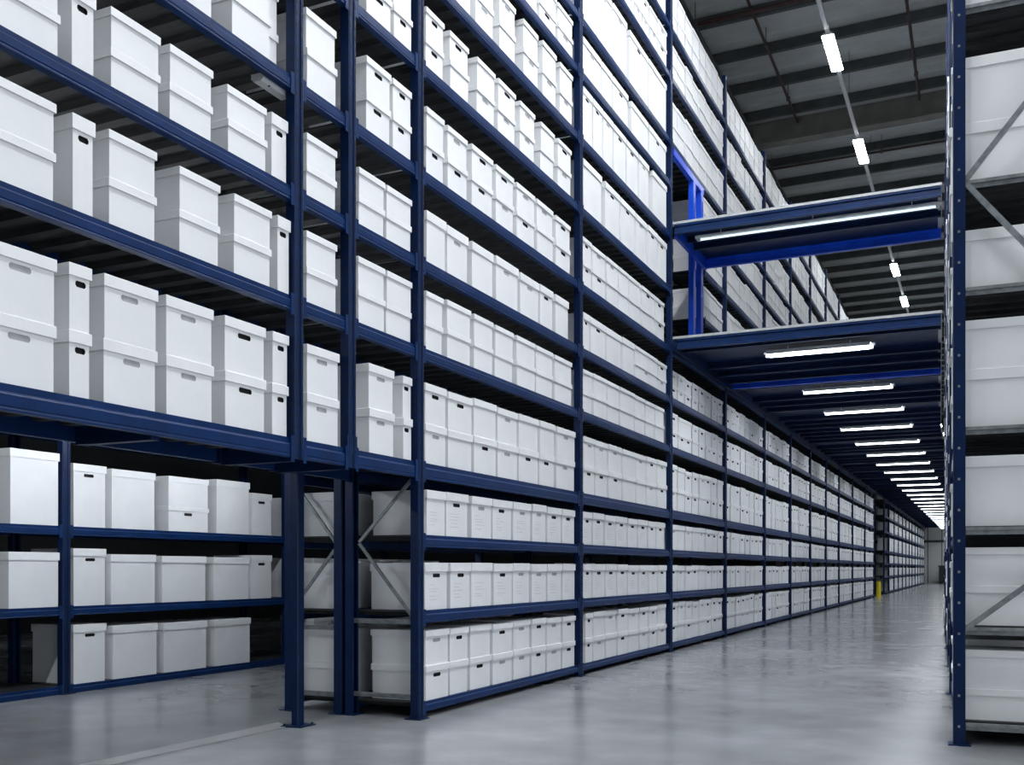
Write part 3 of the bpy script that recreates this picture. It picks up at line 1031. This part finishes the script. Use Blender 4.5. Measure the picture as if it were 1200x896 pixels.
# tube lights added out of view to brighten the boxes across the passage
for i, y in enumerate((2.6, 4.6, 6.6, 8.6)):
    t = tag(empty('tube_light', (-6.75, y, 2.75)), 'added fill tube light hung over the cross passage, hidden above the lowest passage shelf', 'light', 'added passage tube lights')
    mb = MB(); mb.prism([(-.045, .03), (-.045, .055), (.045, .055), (.045, .03), (.03, .018), (-.03, .018)], 'y', -.75, .75); mb.build('housing', M['white'], t)
    mb = MB(); mb.tube((0, -.7, 0), (0, .7, 0), .026, 10); mb.build('tube', M['tube_passage_fill'], t)
    mb = MB(); mb.tube((0, -.6, .05), (0, -.6, ZC - 2.75), .006, 5); mb.tube((0, .6, .05), (0, .6, ZC - 2.75), .006, 5); mb.build('hanger', M['purlin'], t)

for k in range(3, 8):  # extra unseen row, added to brighten the lower bays
    ceiling_lamp(-1.5 + 2.0 * k, 'added fill lamp over the open end of the aisle, out of sight overhead', -.9, 'lamp_added')

# ------------------------------------------------------------------ room shell
mb = MB(); mb.box(-16, 5, -12, 90, -.2, 0)
tag(mb.build('floor', M['floor']), kind='structure')
def wall(name, x0, x1, y0, y1, mat):
    mb = MB(); mb.box(x0, x1, y0, y1, 0, ZC + .1)
    n = max(1, int(max(x1 - x0, y1 - y0) / 1.1))
    return tag(mb.build(name, mat), kind='structure')
wf = wall('wall_far', -16, 5, 88.0, 88.2, M['wall'])
for k in range(20):
    mb = MB(); mb.box(-15.5 + k * 1.05, -15.44 + k * 1.05, 87.96, 88.0, 0, ZC); mb.build('panel_joint', M['purlin'], wf)
mb = MB(); mb.box(-15.9, 4.9, 87.94, 88.0, 3.3, 3.5); mb.build('rail', M['purlin'], wf)
wall('wall_back', -16, 5, -12.2, -12, M['wall'])  # unseen wall, put in to cut the light from behind
wall('wall_left', -16.2, -16, -12, 90, M['wall_dark'])
wall('wall_right', 5, 5.2, 6, 90, M['wall'])
wall('wall_front', 5, 5.2, -12, -4, M['wall'])  # unseen wall, put in to narrow the fill light from the open side
# worn stripe on the floor by the passage
p = [ground_at(92, 896), ground_at(128, 896), ground_at(338, 851), ground_at(326, 846)]
mb = MB(); mb.prism(p, 'z', -.002, .0015)
tag(mb.build('floor_marking', M['stripe']), kind='structure')

# yellow bollard at the gap between the two runs
bx, by = ground_at(1029.5, 699.5)
bl = tag(empty('bollard', (bx, by, 0)), 'small yellow safety bollard at the gap between rack runs', 'bollard')
mb = MB(); mb.tube((0, 0, .01), (0, 0, .62), .1, 14); mb.build('post', M['yellow'], bl, False)
mb = MB(); mb.tube((0, 0, .62), (0, 0, .66), .085, 14); mb.build('cap', M['yellow'], bl)
mb = MB(); mb.box(-.15, .15, -.15, .15, 0, .012); mb.build('foot_plate', M['yellow'], bl)
# dark bin at the end wall
bn = tag(empty('waste_bin', (-2.6, 86.9, 0)), 'dark bin standing against the pale far end wall', 'bin')
mb = MB(); mb.prism([(-.45, -.4), (.45, -.4), (.45, .4), (-.45, .4)], 'z', .1, 1.35); mb.build('body', M['black'], bn)
mb = MB(); mb.box(-.5, .5, -.46, .46, 1.35, 1.45); mb.build('lid', M['black'], bn)
for sx in (-.35, .35):
    mb = MB(); mb.tube((sx, -.38, .1), (sx, -.30, .1), .1, 10); mb.build('wheel', M['black'], bn)
# unlit strip fitting under a passage shelf
sx, sy = XF - .12, y_at(318, XF - .12)
sf = tag(empty('strip_light', (sx, sy, ZL[6] - .06)), 'unlit white strip light fixed beneath a shelf beside the lone post', 'light')
mb = MB(); mb.prism([(-.05, 0), (-.05, -.03), (-.03, -.05), (.03, -.05), (.05, -.03), (.05, 0)], 'y', -.14, .14); mb.build('housing', M['white'], sf)
mb = MB(); mb.tube((.03, -.06, -.05), (.03, -.06, -.055), .008, 8); mb.build('sensor', M['black'], sf)

# ------------------------------------------------------------------ light
w = bpy.data.worlds.new('world')
S.world = w
w.use_nodes = True
bg = w.node_tree.nodes['Background']
bg.inputs['Color'].default_value = (.90, .95, 1.0, 1)
bg.inputs['Strength'].default_value = 1.6

S.view_settings.view_transform = 'Standard'
S.view_settings.look = 'None'
S.view_settings.gamma = 1
S.view_settings.use_curve_mapping = False
S.view_settings.exposure = 0.06
